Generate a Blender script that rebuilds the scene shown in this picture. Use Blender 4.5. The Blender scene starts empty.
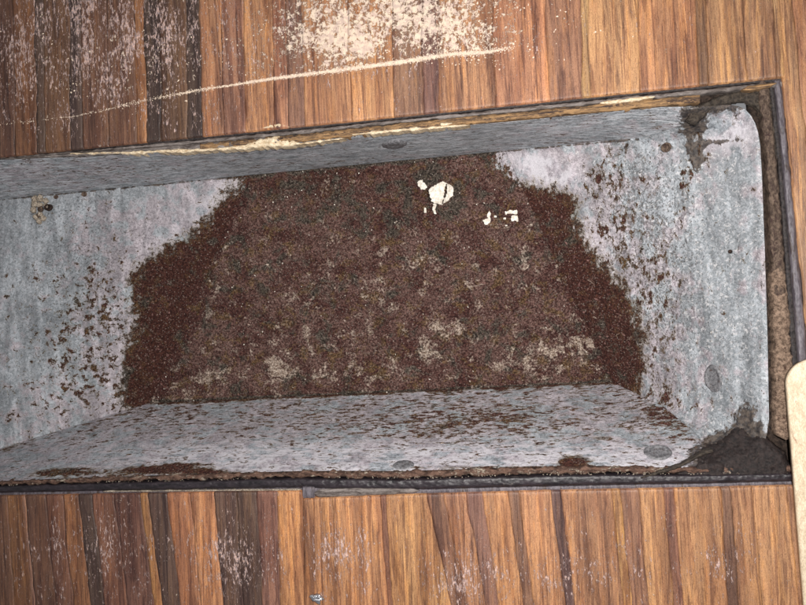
import bpy, math, random
import numpy as np
from mathutils import Matrix, Vector
random.seed(7); rng = np.random.default_rng(7)
sc = bpy.context.scene
C = sc.collection

# ------------------------------------------------------------------ camera
F_PX, H = 700.0, 0.26                       # focal length in photo pixels, camera height above the wood (m)
PITCH, YAW, ROLL = 0.012, 0.1535, -0.0518
def rot(a, b, c):
    ca, sa, cb, sb, cc, sn = math.cos(a), math.sin(a), math.cos(b), math.sin(b), math.cos(c), math.sin(c)
    return (np.array([[cc, -sn, 0], [sn, cc, 0], [0, 0, 1]]) @ np.array([[cb, 0, sb], [0, 1, 0], [-sb, 0, cb]])
            @ np.array([[1, 0, 0], [0, ca, -sa], [0, sa, ca]]))
RC = rot(PITCH, YAW, ROLL)
cam = bpy.data.objects.new('camera', bpy.data.cameras.new('camera'))
C.objects.link(cam); sc.camera = cam
cam.data.sensor_width = 36; cam.data.lens = 36 * F_PX / 806
cam.data.clip_start = 0.005; cam.data.clip_end = 20
M4 = Matrix.Identity(4)
for i in range(3):
    for j in range(3): M4[i][j] = RC[i, j]
M4[2][3] = H
cam.matrix_world = M4

# ------------------------------------------------------------------ world, flash, exposure
w = bpy.data.worlds.new('World'); sc.world = w; w.use_nodes = True
w.node_tree.nodes['Background'].inputs[0].default_value = (0.97, 0.97, 1.0, 1)
w.node_tree.nodes['Background'].inputs[1].default_value = 0.26
ld = bpy.data.lights.new('phone_flash', 'AREA'); ld.shape = 'DISK'; ld.size = 0.012
ld.energy = 1.40; ld.color = (1.0, 0.965, 0.93)
lo = bpy.data.objects.new('phone_flash', ld); C.objects.link(lo)
lo.location = (0.034, 0.018, H + 0.008)
lo.rotation_euler = (Vector((-0.02, 0.01, 0)) - Vector(lo.location)).to_track_quat('-Z', 'Y').to_euler()
sc.view_settings.view_transform = 'Standard'; sc.view_settings.look = 'None'
sc.view_settings.exposure = 0.0; sc.view_settings.gamma = 1.0
sc.view_settings.use_curve_mapping = False

# ------------------------------------------------------------------ helpers
def at(px, py, z=0.0):
    """pixel(s) of the photograph + height in mm -> points in metres"""
    px, py, z = np.broadcast_arrays(np.asarray(px, float), np.asarray(py, float), np.asarray(z, float) * 1e-3)
    d = np.stack([px - 403, 302.5 - py, np.full(px.shape, -F_PX)], -1) @ RC.T
    t = (z - H) / d[..., 2]
    return d * t[..., None] + np.array([0, 0, H])

def hash3(i, j, k, s):
    h = (i * 73856093) ^ (j * 19349663) ^ (k * 83492791) ^ (s * 2654435761 & 0x7fffffff)
    h = (h ^ (h >> 13)) * 1274126177 & 0x7fffffff
    h = (h ^ (h >> 16)) * 668265263 & 0x7fffffff
    return ((h ^ (h >> 15)) & 0xffffff) / 0xffffff
def vnoise(p, s=0):
    f = np.floor(p); t = p - f; t = t * t * (3 - 2 * t); f = f.astype(np.int64)
    r = 0
    for a in (0, 1):
        for b in (0, 1):
            for c in (0, 1):
                wgt = (t[..., 0] if a else 1 - t[..., 0]) * (t[..., 1] if b else 1 - t[..., 1]) * (t[..., 2] if c else 1 - t[..., 2])
                r = r + wgt * hash3(f[..., 0] + a, f[..., 1] + b, f[..., 2] + c, s)
    return r * 2 - 1
def fbm(p, scale_mm, octv=4, s=0, gain=.5):
    """p in metres, feature size in mm"""
    q = np.asarray(p) * 1000.0 / scale_mm; r = 0; a = 1; n = 0
    for o in range(octv):
        r = r + a * vnoise(q + 17.3 * o, s + o); n += a; a *= gain; q = q * 2.03
    return r / n
def sstep(a, b, x):
    t = np.clip((x - a) / (b - a), 0, 1); return t * t * (3 - 2 * t)
def gau(px, py, cx, cy, rx, ry, ang=0):
    c, s = math.cos(math.radians(ang)), math.sin(math.radians(ang))
    u = (px - cx) * c + (py - cy) * s; v = -(px - cx) * s + (py - cy) * c
    return np.exp(-(u / rx) ** 2 - (v / ry) ** 2)
def sdist(px, py, poly):
    """signed distance to a polygon, positive inside (same unit as px)"""
    px = np.asarray(px, float); py = np.asarray(py, float)
    d = np.full(px.shape, 1e9); ins = np.zeros(px.shape, bool); n = len(poly)
    for i in range(n):
        x0, y0 = poly[i]; x1, y1 = poly[(i + 1) % n]
        ex, ey = x1 - x0, y1 - y0
        t = np.clip(((px - x0) * ex + (py - y0) * ey) / (ex * ex + ey * ey + 1e-12), 0, 1)
        d = np.minimum(d, np.hypot(px - x0 - t * ex, py - y0 - t * ey))
        if y0 != y1:
            c = ((y0 > py) != (y1 > py)) & (px < (x1 - x0) * (py - y0) / (y1 - y0) + x0)
            ins ^= c
    return np.where(ins, d, -d)
def pline(pts, n):
    """resample a polyline of tuples at n points by its length in the first two numbers, smoothly"""
    p = np.array(pts, float)
    s = np.concatenate([[0], np.cumsum(np.hypot(*(p[1:, :2] - p[:-1, :2]).T))]); t = np.linspace(0, s[-1], n)
    return np.stack([np.interp(t, s, p[:, k]) for k in range(p.shape[1])], 1)

def mesh_obj(name, co, quads, mat, parent=None, attrs=None, tris=None, smooth=True):
    me = bpy.data.meshes.new(name)
    co = np.asarray(co, np.float32).reshape(-1, 3)
    loops = []; starts = []; totals = []; n = 0
    if quads is not None and len(quads):
        q = np.asarray(quads, np.int32).reshape(-1, 4); loops.append(q.ravel())
        starts.append(np.arange(len(q)) * 4); totals.append(np.full(len(q), 4)); n = len(q) * 4
    if tris is not None and len(tris):
        q = np.asarray(tris, np.int32).reshape(-1, 3); loops.append(q.ravel())
        starts.append(n + np.arange(len(q)) * 3); totals.append(np.full(len(q), 3))
    loops = np.concatenate(loops); starts = np.concatenate(starts).astype(np.int32); totals = np.concatenate(totals).astype(np.int32)
    me.vertices.add(len(co)); me.vertices.foreach_set('co', co.ravel())
    me.loops.add(len(loops)); me.loops.foreach_set('vertex_index', loops)
    me.polygons.add(len(starts)); me.polygons.foreach_set('loop_start', starts); me.polygons.foreach_set('loop_total', totals)
    me.polygons.foreach_set('use_smooth', np.full(len(starts), smooth))
    for k, v in (attrs or {}).items():
        a = me.attributes.new(k, 'FLOAT', 'POINT'); a.data.foreach_set('value', np.asarray(v, np.float32).ravel())
    me.update(calc_edges=True); me.validate()
    if mat: me.materials.append(mat)
    o = bpy.data.objects.new(name, me); C.objects.link(o)
    if parent: o.parent = parent
    return o
def grid_quads(nu, nv, off=0):
    i = np.arange(nu - 1)[:, None] * nv + np.arange(nv - 1)[None]
    return np.stack([i, i + nv, i + nv + 1, i + 1], -1).reshape(-1, 4) + off
def skirted(P, depth, attrs=None, flip=False, closed=True):
    """grid of points (nu,nv,3) + walls going down by depth (m) along all four edges and a bottom face"""
    nu, nv = P.shape[:2]
    co = P.reshape(-1, 3); q = grid_quads(nu, nv)
    idx = np.arange(nu * nv).reshape(nu, nv)
    ring = np.concatenate([idx[:, 0], idx[-1, 1:], idx[-2::-1, -1], idx[0, -2:0:-1]])
    low = co[ring] - np.array([0, 0, depth])
    n = len(ring); b = nu * nv
    k = np.arange(n); k1 = (k + 1) % n
    q2 = np.stack([ring[k], b + k, b + k1, ring[k1]], -1)
    q = np.concatenate([q, q2])
    co = np.concatenate([co, low])
    at_ = {a: np.concatenate([v.ravel(), v.ravel()[ring]]) for a, v in (attrs or {}).items()}
    return co, q, at_
def tag(o, label=None, cat=None, group=None, kind=None):
    if label: o['label'] = label
    if cat: o['category'] = cat
    if group: o['group'] = group
    if kind: o['kind'] = kind
    return o
def empty(name, loc=(0, 0, 0)):
    o = bpy.data.objects.new(name, None); C.objects.link(o); o.location = loc; o.empty_display_size = .01
    return o
def lin(r, g, b):
    f = lambda c: (c / 255 / 12.92) if c <= 10 else ((c / 255 + .055) / 1.055) ** 2.4
    return (f(r), f(g), f(b), 1)

class NT:
    def __init__(s, name):
        s.m = bpy.data.materials.new(name); s.m.use_nodes = True; s.t = s.m.node_tree; s.n = s.t.nodes
        s.b = s.n['Principled BSDF']; s._pos = None
    def link(s, a, b): s.t.links.new(a, b)
    def put(s, sock, v):
        if hasattr(v, 'is_output') or hasattr(v, 'links'): s.link(v, sock)
        else: sock.default_value = v
    def pos(s, sx=1, sy=1, sz=1):
        if s._pos is None:
            g = s.n.new('ShaderNodeNewGeometry'); s._pos = g.outputs['Position']
        v = s.n.new('ShaderNodeVectorMath'); v.operation = 'MULTIPLY'; s.link(s._pos, v.inputs[0])
        v.inputs[1].default_value = (1000 * sx, 1000 * sy, 1000 * sz); return v.outputs[0]
    def noise(s, mm, det=3, rough=.55, st=(1, 1, 1), dist=0, off=0):
        k = s.n.new('ShaderNodeTexNoise'); p = s.pos(*st)
        if off:
            v = s.n.new('ShaderNodeVectorMath'); v.operation = 'ADD'; s.link(p, v.inputs[0]); v.inputs[1].default_value = (off, off * 1.7, -off); p = v.outputs[0]
        s.link(p, k.inputs['Vector']); k.inputs['Scale'].default_value = 1 / mm; k.inputs['Detail'].default_value = det
        k.inputs['Roughness'].default_value = rough; k.inputs['Distortion'].default_value = dist
        return k.outputs['Fac']
    def vor(s, mm, st=(1, 1, 1), out='Distance', rand=1):
        k = s.n.new('ShaderNodeTexVoronoi'); s.link(s.pos(*st), k.inputs['Vector']); k.inputs['Scale'].default_value = 1 / mm
        k.inputs['Randomness'].default_value = rand
        return k.outputs[out]
    def attr(s, name):
        k = s.n.new('ShaderNodeAttribute'); k.attribute_name = name; return k.outputs['Fac']
    def ocol(s):
        k = s.n.new('ShaderNodeObjectInfo'); return k.outputs['Color'], k.outputs['Random'], k.outputs['Alpha']
    def ma(s, op, a, b=0.0, c=None):
        k = s.n.new('ShaderNodeMath'); k.operation = op; s.put(k.inputs[0], a); s.put(k.inputs[1], b)
        if c is not None: s.put(k.inputs[2], c)
        return k.outputs[0]
    def st(s, x, lo, hi, a=0., b=1.):
        k = s.n.new('ShaderNodeMapRange'); k.interpolation_type = 'SMOOTHSTEP'; s.put(k.inputs[0], x)
        k.inputs[1].default_value = lo; k.inputs[2].default_value = hi; k.inputs[3].default_value = a; k.inputs[4].default_value = b
        return k.outputs[0]
    def mix(s, f, a, b, mode='MIX'):
        k = s.n.new('ShaderNodeMix'); k.data_type = 'RGBA'; k.blend_type = mode
        s.put(k.inputs[0], f); s.put(k.inputs[6], a); s.put(k.inputs[7], b); return k.outputs[2]
    def gray(s, v):
        k = s.n.new('ShaderNodeCombineColor')
        for i in range(3): s.put(k.inputs[i], v)
        return k.outputs[0]
    def bump(s, h, mm=.2, strength=1.0):
        k = s.n.new('ShaderNodeBump'); k.inputs['Strength'].default_value = strength; k.inputs['Distance'].default_value = mm * 1e-3
        s.link(h, k.inputs['Height']); s.link(k.outputs[0], s.b.inputs['Normal'])
    def done(s, col, rough=.6, spec=.5, metal=0):
        s.put(s.b.inputs['Base Color'], col); s.put(s.b.inputs['Roughness'], rough)
        s.put(s.b.inputs['Specular IOR Level'], spec); s.put(s.b.inputs['Metallic'], metal)
        return s.m

# ------------------------------------------------------------------ materials
def wood_mat():
    m = NT('striped_wood'); col, rnd, alpha = m.ocol()
    fib = m.noise(.65, 4, .6, (1, .05, 1), .6)
    fib2 = m.noise(3.2, 3, .55, (1, .045, 1), .8, 31)
    vein = m.noise(2.0, 6, .75, (1, .035, 1), 1.5, 77)
    dash = m.noise(.42, 4, .75, (1, .16, 1), .4, 111)
    fine = m.noise(.20, 3, .75, (1, .35, 1))
    tone = m.noise(7, 4, .6, (1, .10, 1), .6, 201)
    def mul(a, k): return m.mix(1.0, a, k, 'MULTIPLY')
    c = m.mix(m.st(fib2, .42, .58), mul(col, (.88, .86, .86, 1)), mul(col, (1.22, 1.18, 1.10, 1)))
    c = m.mix(m.ma('MULTIPLY', m.st(tone, .48, .56), .75), c, mul(c, (.66, .60, .62, 1)))
    c = m.mix(m.ma('MULTIPLY', m.st(fib, .50, .62), .42), c, mul(c, (.50, .44, .44, 1)))
    c = m.mix(m.ma('MULTIPLY', m.st(vein, .52, .60), .70), c, mul(c, (.42, .37, .42, 1)))
    c = m.mix(m.ma('MULTIPLY', m.st(dash, .53, .62), .55), c, mul(c, (.42, .38, .40, 1)))
    soft = m.noise(2.6, 4, .6, (1, .05, 1), 1.0, 404)
    c = m.mix(m.ma('MULTIPLY', m.st(soft, .525, .585), .68), c, mul(c, (.46, .40, .44, 1)))
    rose = m.noise(3.0, 4, .65, (1, .16, 1), .5, 55)
    c = m.mix(m.ma('MULTIPLY', m.st(rose, .50, .62), .45), c, mul(c, (.92, .82, .84, 1)))
    amb = m.noise(2.2, 4, .65, (1, .08, 1), .5, 95)
    c = m.mix(m.ma('MULTIPLY', m.st(amb, .53, .62), .5), c, mul(c, (1.25, 1.15, .85, 1)))
    c = mul(c, m.gray(m.st(fine, .34, .66, .80, 1.20)))
    # short pale flecks: dust in the pores, and flash glints painted below the tray
    fl = m.noise(.78, 4, .78, (1, .28, 1), .4, 13)
    zone = m.noise(9, 4, .65, (1, .5, 1), 0, 90)
    fin = m.ma('ADD', fl, m.ma('ADD', m.ma('MULTIPLY', m.ma('SUBTRACT', zone, .5), .45), m.ma('MULTIPLY', m.attr('fleck'), .170)))
    fm = m.st(fin, .655, .73)
    c = m.mix(m.ma('MULTIPLY', fm, .75), c, m.mix(m.st(m.noise(.8, 2), .4, .6), lin(224, 190, 176), lin(178, 158, 158)))
    # film of pale sawdust
    dn = m.noise(1.5, 5, .78, (1, .85, 1), .3, 7); dn2 = m.noise(5, 3, .6, (1, .8, 1), .3, 71)
    dm = m.st(m.ma('ADD', m.ma('ADD', m.ma('MULTIPLY', m.ma('SUBTRACT', dn, .5), 4.2), m.ma('MULTIPLY', m.ma('SUBTRACT', dn2, .5), 1.6)), m.attr('dust')), .42, .75)
    lnn = m.ma('ADD', m.ma('MULTIPLY', m.ma('SUBTRACT', m.noise(1.0, 4, .75, (1, 1, 1), .2, 17), .5), 6.0), m.ma('MULTIPLY', m.ma('SUBTRACT', m.noise(7, 2, .5, (1, 1, 1), 0, 18), .5), 3.0))
    lm = m.st(m.ma('ADD', m.ma('ABSOLUTE', m.attr('ld')), m.ma('ADD', lnn, m.attr('lw'))), 1.0, -.6)
    dm = m.ma('MAXIMUM', dm, lm)
    c = m.mix(m.ma('MULTIPLY', dm, .85), c, m.mix(m.st(m.noise(2.2), .42, .58), lin(228, 208, 186), lin(204, 182, 168)))
    h = m.ma('ADD', m.ma('MULTIPLY', fib, -.8), m.ma('ADD', m.ma('MULTIPLY', m.ma('MAXIMUM', dm, fm), .6), m.ma('MULTIPLY', fine, .5)))
    m.bump(h, .20)
    r = m.ma('ADD', m.st(fine, .3, .7, .30, .56), m.ma('MULTIPLY', dm, .4))
    return m.done(c, r, .45)

def tray_mat(name, stretch=(1, 1, 1), brushed=0.0, ks=1.0, kf=1.5):
    m = NT(name)
    def ce(n, k): return m.ma('MULTIPLY', m.ma('SUBTRACT', n, .5), k)
    def add(*a):
        r = a[0]
        for b in a[1:]: r = m.ma('ADD', r, b)
        return r
    def mul(a, k): return m.mix(1.0, a, k, 'MULTIPLY')
    big = m.noise(11, 3, .6, (1, 1, 1), .2); mid = m.noise(3.0 * ks, 4, .65, stretch, .3, 5)
    sm = m.noise(1.3 * ks, 4, .7, stretch, .3, 19); fine = m.noise(.42, 3, .75, stretch, 0, 3); grain = m.noise(.17, 2, .7, (1, 1, 1), 0, 43)
    main_in = add(m.attr('rust'), ce(sm, 1.5), ce(mid, 1.7), ce(fine, .9))
    spot_in = add(m.attr('spot'), ce(sm, 4.2), ce(mid, 2.2), ce(fine, kf))
    rust_in = m.ma('MAXIMUM', main_in, spot_in)
    rust = m.st(rust_in, -.04, .12); halo = m.st(rust_in, -.42, .02)
    # painted zinc
    gn = m.noise(1.1, 5, .78, (1, 1, 1), .5, 61); pn = m.noise(1.3, 5, .78, (1, 1, 1), .5, 23)
    grey = m.mix(m.st(gn, .42, .58), lin(122, 127, 131), lin(156, 160, 165))
    pink = m.mix(m.st(pn, .42, .58), lin(136, 128, 133), lin(168, 160, 165))
    pm = m.st(add(m.attr('pink'), m.ma('MULTIPLY', halo, .12), ce(big, 3.0), ce(mid, 3.0)), -.25, .35)
    c = m.mix(pm, grey, pink)
    c = mul(c, m.gray(m.st(fine, .34, .66, .90, 1.10)))
    wash = m.noise(4.5, 4, .6, (1, .14, 1), .6, 888) if ks > 1.1 else None
    if wash is not None: c = mul(c, m.gray(m.st(wash, .38, .62, .78, 1.16)))
    cloud = m.noise(7, 5, .62, (1, .6, 1), .8, 333); c = mul(c, m.gray(m.st(cloud, .36, .64, .82, 1.16)))
    cell = m.vor(2.2, (1, 1, 1), 'Color'); cs = m.n.new('ShaderNodeSeparateColor'); m.link(cell, cs.inputs[0])
    c = mul(c, m.gray(m.st(cs.outputs[0], 0, 1, .92, 1.08)))
    if brushed:
        br = m.noise(.9, 5, .75, (.10, 1, 1), .4, 66); br2 = m.noise(1.6, 4, .7, (.16, 1, 1), .5, 36)
        c = m.mix(m.ma('MULTIPLY', m.st(br, .49, .57), .8), c, lin(206, 210, 214))
        c = m.mix(m.ma('MULTIPLY', m.st(br2, .54, .64), .45), c, lin(96, 104, 106))
    pit = m.noise(.9, 4, .8, stretch, .5, 88)
    pitm = m.st(add(pit, m.ma('MULTIPLY', halo, .05), m.ma('MULTIPLY', m.attr('pits'), .10)), .63, .68)
    c = m.mix(m.ma('MULTIPLY', pitm, .72), c, lin(84, 74, 70))
    worn = m.st(add(m.noise(1.5, 5, .78, (1, 1, 1), .5, 140), m.ma('MULTIPLY', m.attr('worn'), .06)), .62, .69)
    c = m.mix(m.ma('MULTIPLY', worn, .6), c, lin(214, 211, 211))
    smudge = m.st(m.noise(7, 5, .68, (1, .35, 1), .6, 240), .51, .63)
    c = m.mix(m.ma('MULTIPLY', smudge, .42), c, mul(c, (.55, .58, .60, 1)))
    pale = m.attr('pale'); c = m.mix(pale, c, m.mix(m.st(mid, .42, .58), mul(c, (1.15, 1.15, 1.18, 1)), lin(196, 193, 199)))
    c = m.mix(m.ma('MULTIPLY', m.st(m.ma('SUBTRACT', halo, rust), .35, 1), .42), c, lin(140, 124, 88))
    gunk_shade = m.st(add(m.attr('gunk_shade'), ce(sm, 2.4), ce(mid, 2.0)), -.10, .22)
    c = m.mix(m.ma('MULTIPLY', gunk_shade, .94), c, m.mix(m.st(m.noise(1.8, 5, .75, (1, 1, 1), .4, 999), .40, .60), lin(32, 24, 22), lin(84, 72, 62)))
    # rust
    fl = m.attr('base')
    gm = m.noise(.85, 4, .75, (1, 1, 1), .3, 640)
    maroon = m.mix(m.st(gm, .42, .58), lin(55, 31, 29), lin(97, 64, 58))
    pinkb = m.mix(m.st(gm, .42, .58), lin(72, 48, 43), lin(132, 103, 95))
    olive = m.mix(m.st(gm, .42, .58), lin(72, 54, 32), lin(134, 108, 70))
    dark = m.mix(m.st(gm, .42, .58), lin(40, 37, 33), lin(94, 88, 78))
    tan = m.mix(m.st(gm, .36, .64), lin(122, 96, 76), lin(224, 206, 190))
    ol = m.noise(5.5, 5, .68, (1, 1, 1), .4, 300); dk = m.noise(9.0, 5, .68, (1, 1, 1), .5, 410); tn = m.noise(6.0, 5, .70, (1, 1, 1), .45, 520)
    bs = m.noise(11, 5, .68, (1, 1, 1), .4, 710)
    r = m.mix(m.ma('MULTIPLY', m.st(add(ce(bs, 4.0), m.ma('MULTIPLY', fl, .45)), .0, .8), fl), maroon, pinkb)
    r = m.mix(m.ma('MULTIPLY', m.st(ol, .525, .61), .60), r, olive)
    edge = m.ma('SUBTRACT', 1.0, m.st(rust_in, .02, .40))
    r = m.mix(m.ma('MULTIPLY', edge, .6), r, olive)
    deep = m.attr('deep'); r = m.mix(m.ma('MULTIPLY', m.ma('MULTIPLY', deep, m.st(main_in, .0, .45)), m.st(bs, .38, .50, .35, .85)), r, m.mix(m.st(gm, .40, .60), lin(50, 27, 23), lin(84, 50, 40)))
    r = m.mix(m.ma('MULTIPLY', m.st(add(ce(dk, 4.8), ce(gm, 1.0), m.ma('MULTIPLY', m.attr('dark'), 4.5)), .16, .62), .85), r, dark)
    r = m.mix(m.ma('MULTIPLY', m.st(add(ce(tn, 5.6), ce(gm, 1.6), m.ma('MULTIPLY', m.attr('tan'), 3.6)), .10, .95), .9), r, tan)
    c2 = m.vor(.40, (1, 1, 1), 'Color')
    sep = m.n.new('ShaderNodeSeparateColor'); m.link(c2, sep.inputs[0])
    r = mul(r, m.gray(m.st(sep.outputs[0], 0, 1, .72, 1.28)))
    r = m.mix(m.ma('MULTIPLY', m.st(sep.outputs[1], .93, .97), .5), r, lin(172, 156, 146))
    c = m.mix(rust, c, r)
    c = mul(c, m.gray(m.st(grain, .30, .70, .82, 1.18)))
    h = m.ma('ADD', m.ma('MULTIPLY', rust, m.ma('ADD', .5, m.ma('ADD', m.ma('MULTIPLY', fine, 2.4), grain))), m.ma('ADD', m.ma('ADD', m.ma('MULTIPLY', fine, .5), m.ma('MULTIPLY', gn, .7)), m.ma('MULTIPLY', pitm, -.6)))
    m.bump(h, .32)
    return m.done(c, m.ma('ADD', m.st(fine, .3, .7, .42, .62), m.ma('MULTIPLY', rust, .35)), m.ma('SUBTRACT', .5, m.ma('MULTIPLY', rust, .3)))

def rough_mat(name, a, b, mm=1.2, rough=.7, spec=.3, bump=.25, c3=None, st=(1, 1, 1), t3=(.6, .7)):
    m = NT(name); n = m.noise(mm, 5, .7, st, .4); f = m.noise(.3, 3, .7, st)
    c = m.mix(m.st(n, .36, .64), lin(*a), lin(*b))
    if c3: c = m.mix(m.st(m.noise(mm * 1.7, 5, .75, st, .5, 50), *t3), c, lin(*c3))
    c = m.mix(1.0, c, m.gray(m.st(f, .3, .7, .78, 1.22)), 'MULTIPLY')
    m.bump(m.ma('ADD', n, m.ma('MULTIPLY', f, .5)), bump)
    return m.done(c, rough, spec)

WOOD = wood_mat()
TRAY = tray_mat('rusted_zinc', (1, .75, 1), ks=1.25, kf=1.0); TRAYR = tray_mat('rusted_zinc_right', (1, .62, 1), ks=1.7, kf=1.1); TRAYL = tray_mat('rusted_zinc_spotted', ks=2.1, kf=.9); TRAYB = tray_mat('rusted_zinc_streaked', (.34, 1.0, 1.0), 0, 1.0, 1.6); TRAYT = tray_mat('rusted_zinc_rolled', (.35, 1, 1), 1.0)
M_SEAM = rough_mat('black_seam', (26, 23, 24), (58, 51, 50), 1.0, .6, .35, .2)
M_GASKET = rough_mat('dark_gasket', (24, 20, 24), (48, 41, 46), 1.5, .42, .5, .15, (86, 80, 78), (.3, 1, 1), (.62, .7))
M_PURPLE = rough_mat('weathered_grey_band', (66, 60, 66), (104, 98, 104), 1.2, .5, .5, .2, (62, 50, 44), (1, .18, 1), (.52, .66))
M_GREYB = rough_mat('grey_filler', (84, 76, 72), (132, 124, 120), 1.3, .65, .3, .25, (58, 48, 44), (.15, 1, 1), (.55, .66))
M_TANB = rough_mat('splintered_wood', (92, 72, 54), (160, 126, 88), .8, .7, .3, .4, (66, 52, 46), (.10, 1, 1), (.50, .60))
M_CREAM = rough_mat('cream_paint', (180, 156, 124), (222, 206, 178), 1.2, .55, .4, .2, (150, 116, 84), (.6, 1, 1), (.64, .72))
M_BROWN = rough_mat('brown_gap_filler', (58, 46, 40), (104, 88, 76), 1.0, .75, .25, .3, (56, 40, 38), (1, .5, 1), (.54, .64))
M_DEBRIS = rough_mat('crumbly_tan_filler', (88, 72, 61), (146, 124, 107), 1.3, .85, .2, .45, (72, 54, 46), (1, 1, 1), (.56, .66))
M_BED = rough_mat('groove_dirt', (30, 25, 23), (62, 52, 46), 1.5, .9, .1, .3)
M_CRUMB = rough_mat('pale_grit', (112, 100, 88), (182, 170, 154), .6, .8, .2, .2)
M_SEAL = rough_mat('dark_sealant', (24, 18, 18), (50, 40, 38), 1.6, .45, .4, .5, (84, 70, 58), (1, 1, 1), (.60, .74))
M_SEALT = rough_mat('grey_brown_sealant', (36, 30, 26), (74, 65, 56), 1.3, .6, .35, .5, (110, 100, 88), (1, 1, 1), (.60, .72))
M_CAULK = rough_mat('pale_caulk', (142, 136, 130), (204, 198, 188), 2.4, .5, .4, .35, (108, 96, 84), (1, 1, 1), (.57, .70))
M_RUSTLINE = rough_mat('rusty_filler', (60, 44, 38), (108, 84, 72), 1.4, .8, .2, .35, (150, 140, 126), (.4, 1, 1), (.56, .64))
M_FLAKE = rough_mat('white_paint_chip', (196, 186, 172), (236, 228, 216), 1.2, .5, .4, .14)
M_STICK = rough_mat('pale_birch', (196, 176, 149), (216, 200, 174), 1.6, .6, .3, .06, (164, 132, 108), (1, .4, 1), (.63, .70))
M_DUST = rough_mat('sawdust', (206, 184, 162), (236, 218, 198), .7, .9, .1, .05)
M_GRAIN = rough_mat('rust_grains', (66, 40, 38), (126, 96, 90), 2.0, .9, .15, .05, (120, 104, 86), (1, 1, 1), (.56, .66))
M_SCREW = rough_mat('tarnished_zinc', (74, 74, 77), (124, 123, 126), 1.1, .45, .5, .2, (74, 62, 58), (1, 1, 1), (.56, .66))
M_DARKMETAL = rough_mat('dark_hole', (28, 22, 20), (60, 46, 40), 1.0, .8, .2, .2)
m = NT('shiny_scrap'); m.bump(m.noise(.7, 3), .4); M_SCRAP = m.done(lin(200, 200, 205), .22, .6, .95)

# ------------------------------------------------------------------ the wood, strip by strip
wood = empty('wooden_surface'); tag(wood, kind='structure', label='striped wood surface around the opening')
Z_W = 0.0
TOP_EDGE = lambda x: 157 - x * (157 - 77) / 783.0
BOT_EDGE = lambda x: np.interp(x, [-400, 0, 301, 303, 400, 540, 700, 900], [499, 496, 491, 499, 495, 491, 488, 483])
OX0, OX1, OY1, OY0 = -.335, None, None, None
def strip(quad_px, col, name='wood_strip', veins=0.0, nx=None, top_poly=None):
    """quad_px: [(x at far edge, y),(x2,y),...] corners: a0,a1 = left edge start/end, b0,b1 = right edge start/end"""
    a0, a1, b0, b1 = [np.array(p, float) for p in quad_px]
    wpx = max(np.hypot(*(b0 - a0)), np.hypot(*(b1 - a1))); lpx = np.hypot(*(a1 - a0))
    nu = max(5, int(wpx / 2.2)); nv = max(12, int(lpx / 2.2))
    u = np.linspace(0, 1, nu)[:, None]; v = np.linspace(0, 1, nv)[None]
    A = a0[None, None] * (1 - v)[..., None] + a1[None, None] * v[..., None]
    B = b0[None, None] * (1 - v)[..., None] + b1[None, None] * v[..., None]
    Q = A * (1 - u)[..., None] + B * u[..., None]
    px, py = Q[..., 0], Q[..., 1]
    return px, py, u, v
LX, LY = [-10, 40, 75, 100, 150, 200, 270, 300, 355, 400, 450, 490, 515], [126, 120, 116, 111, 99, 90, 79, 75, 68, 62, 54, 52, 46]
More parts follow.
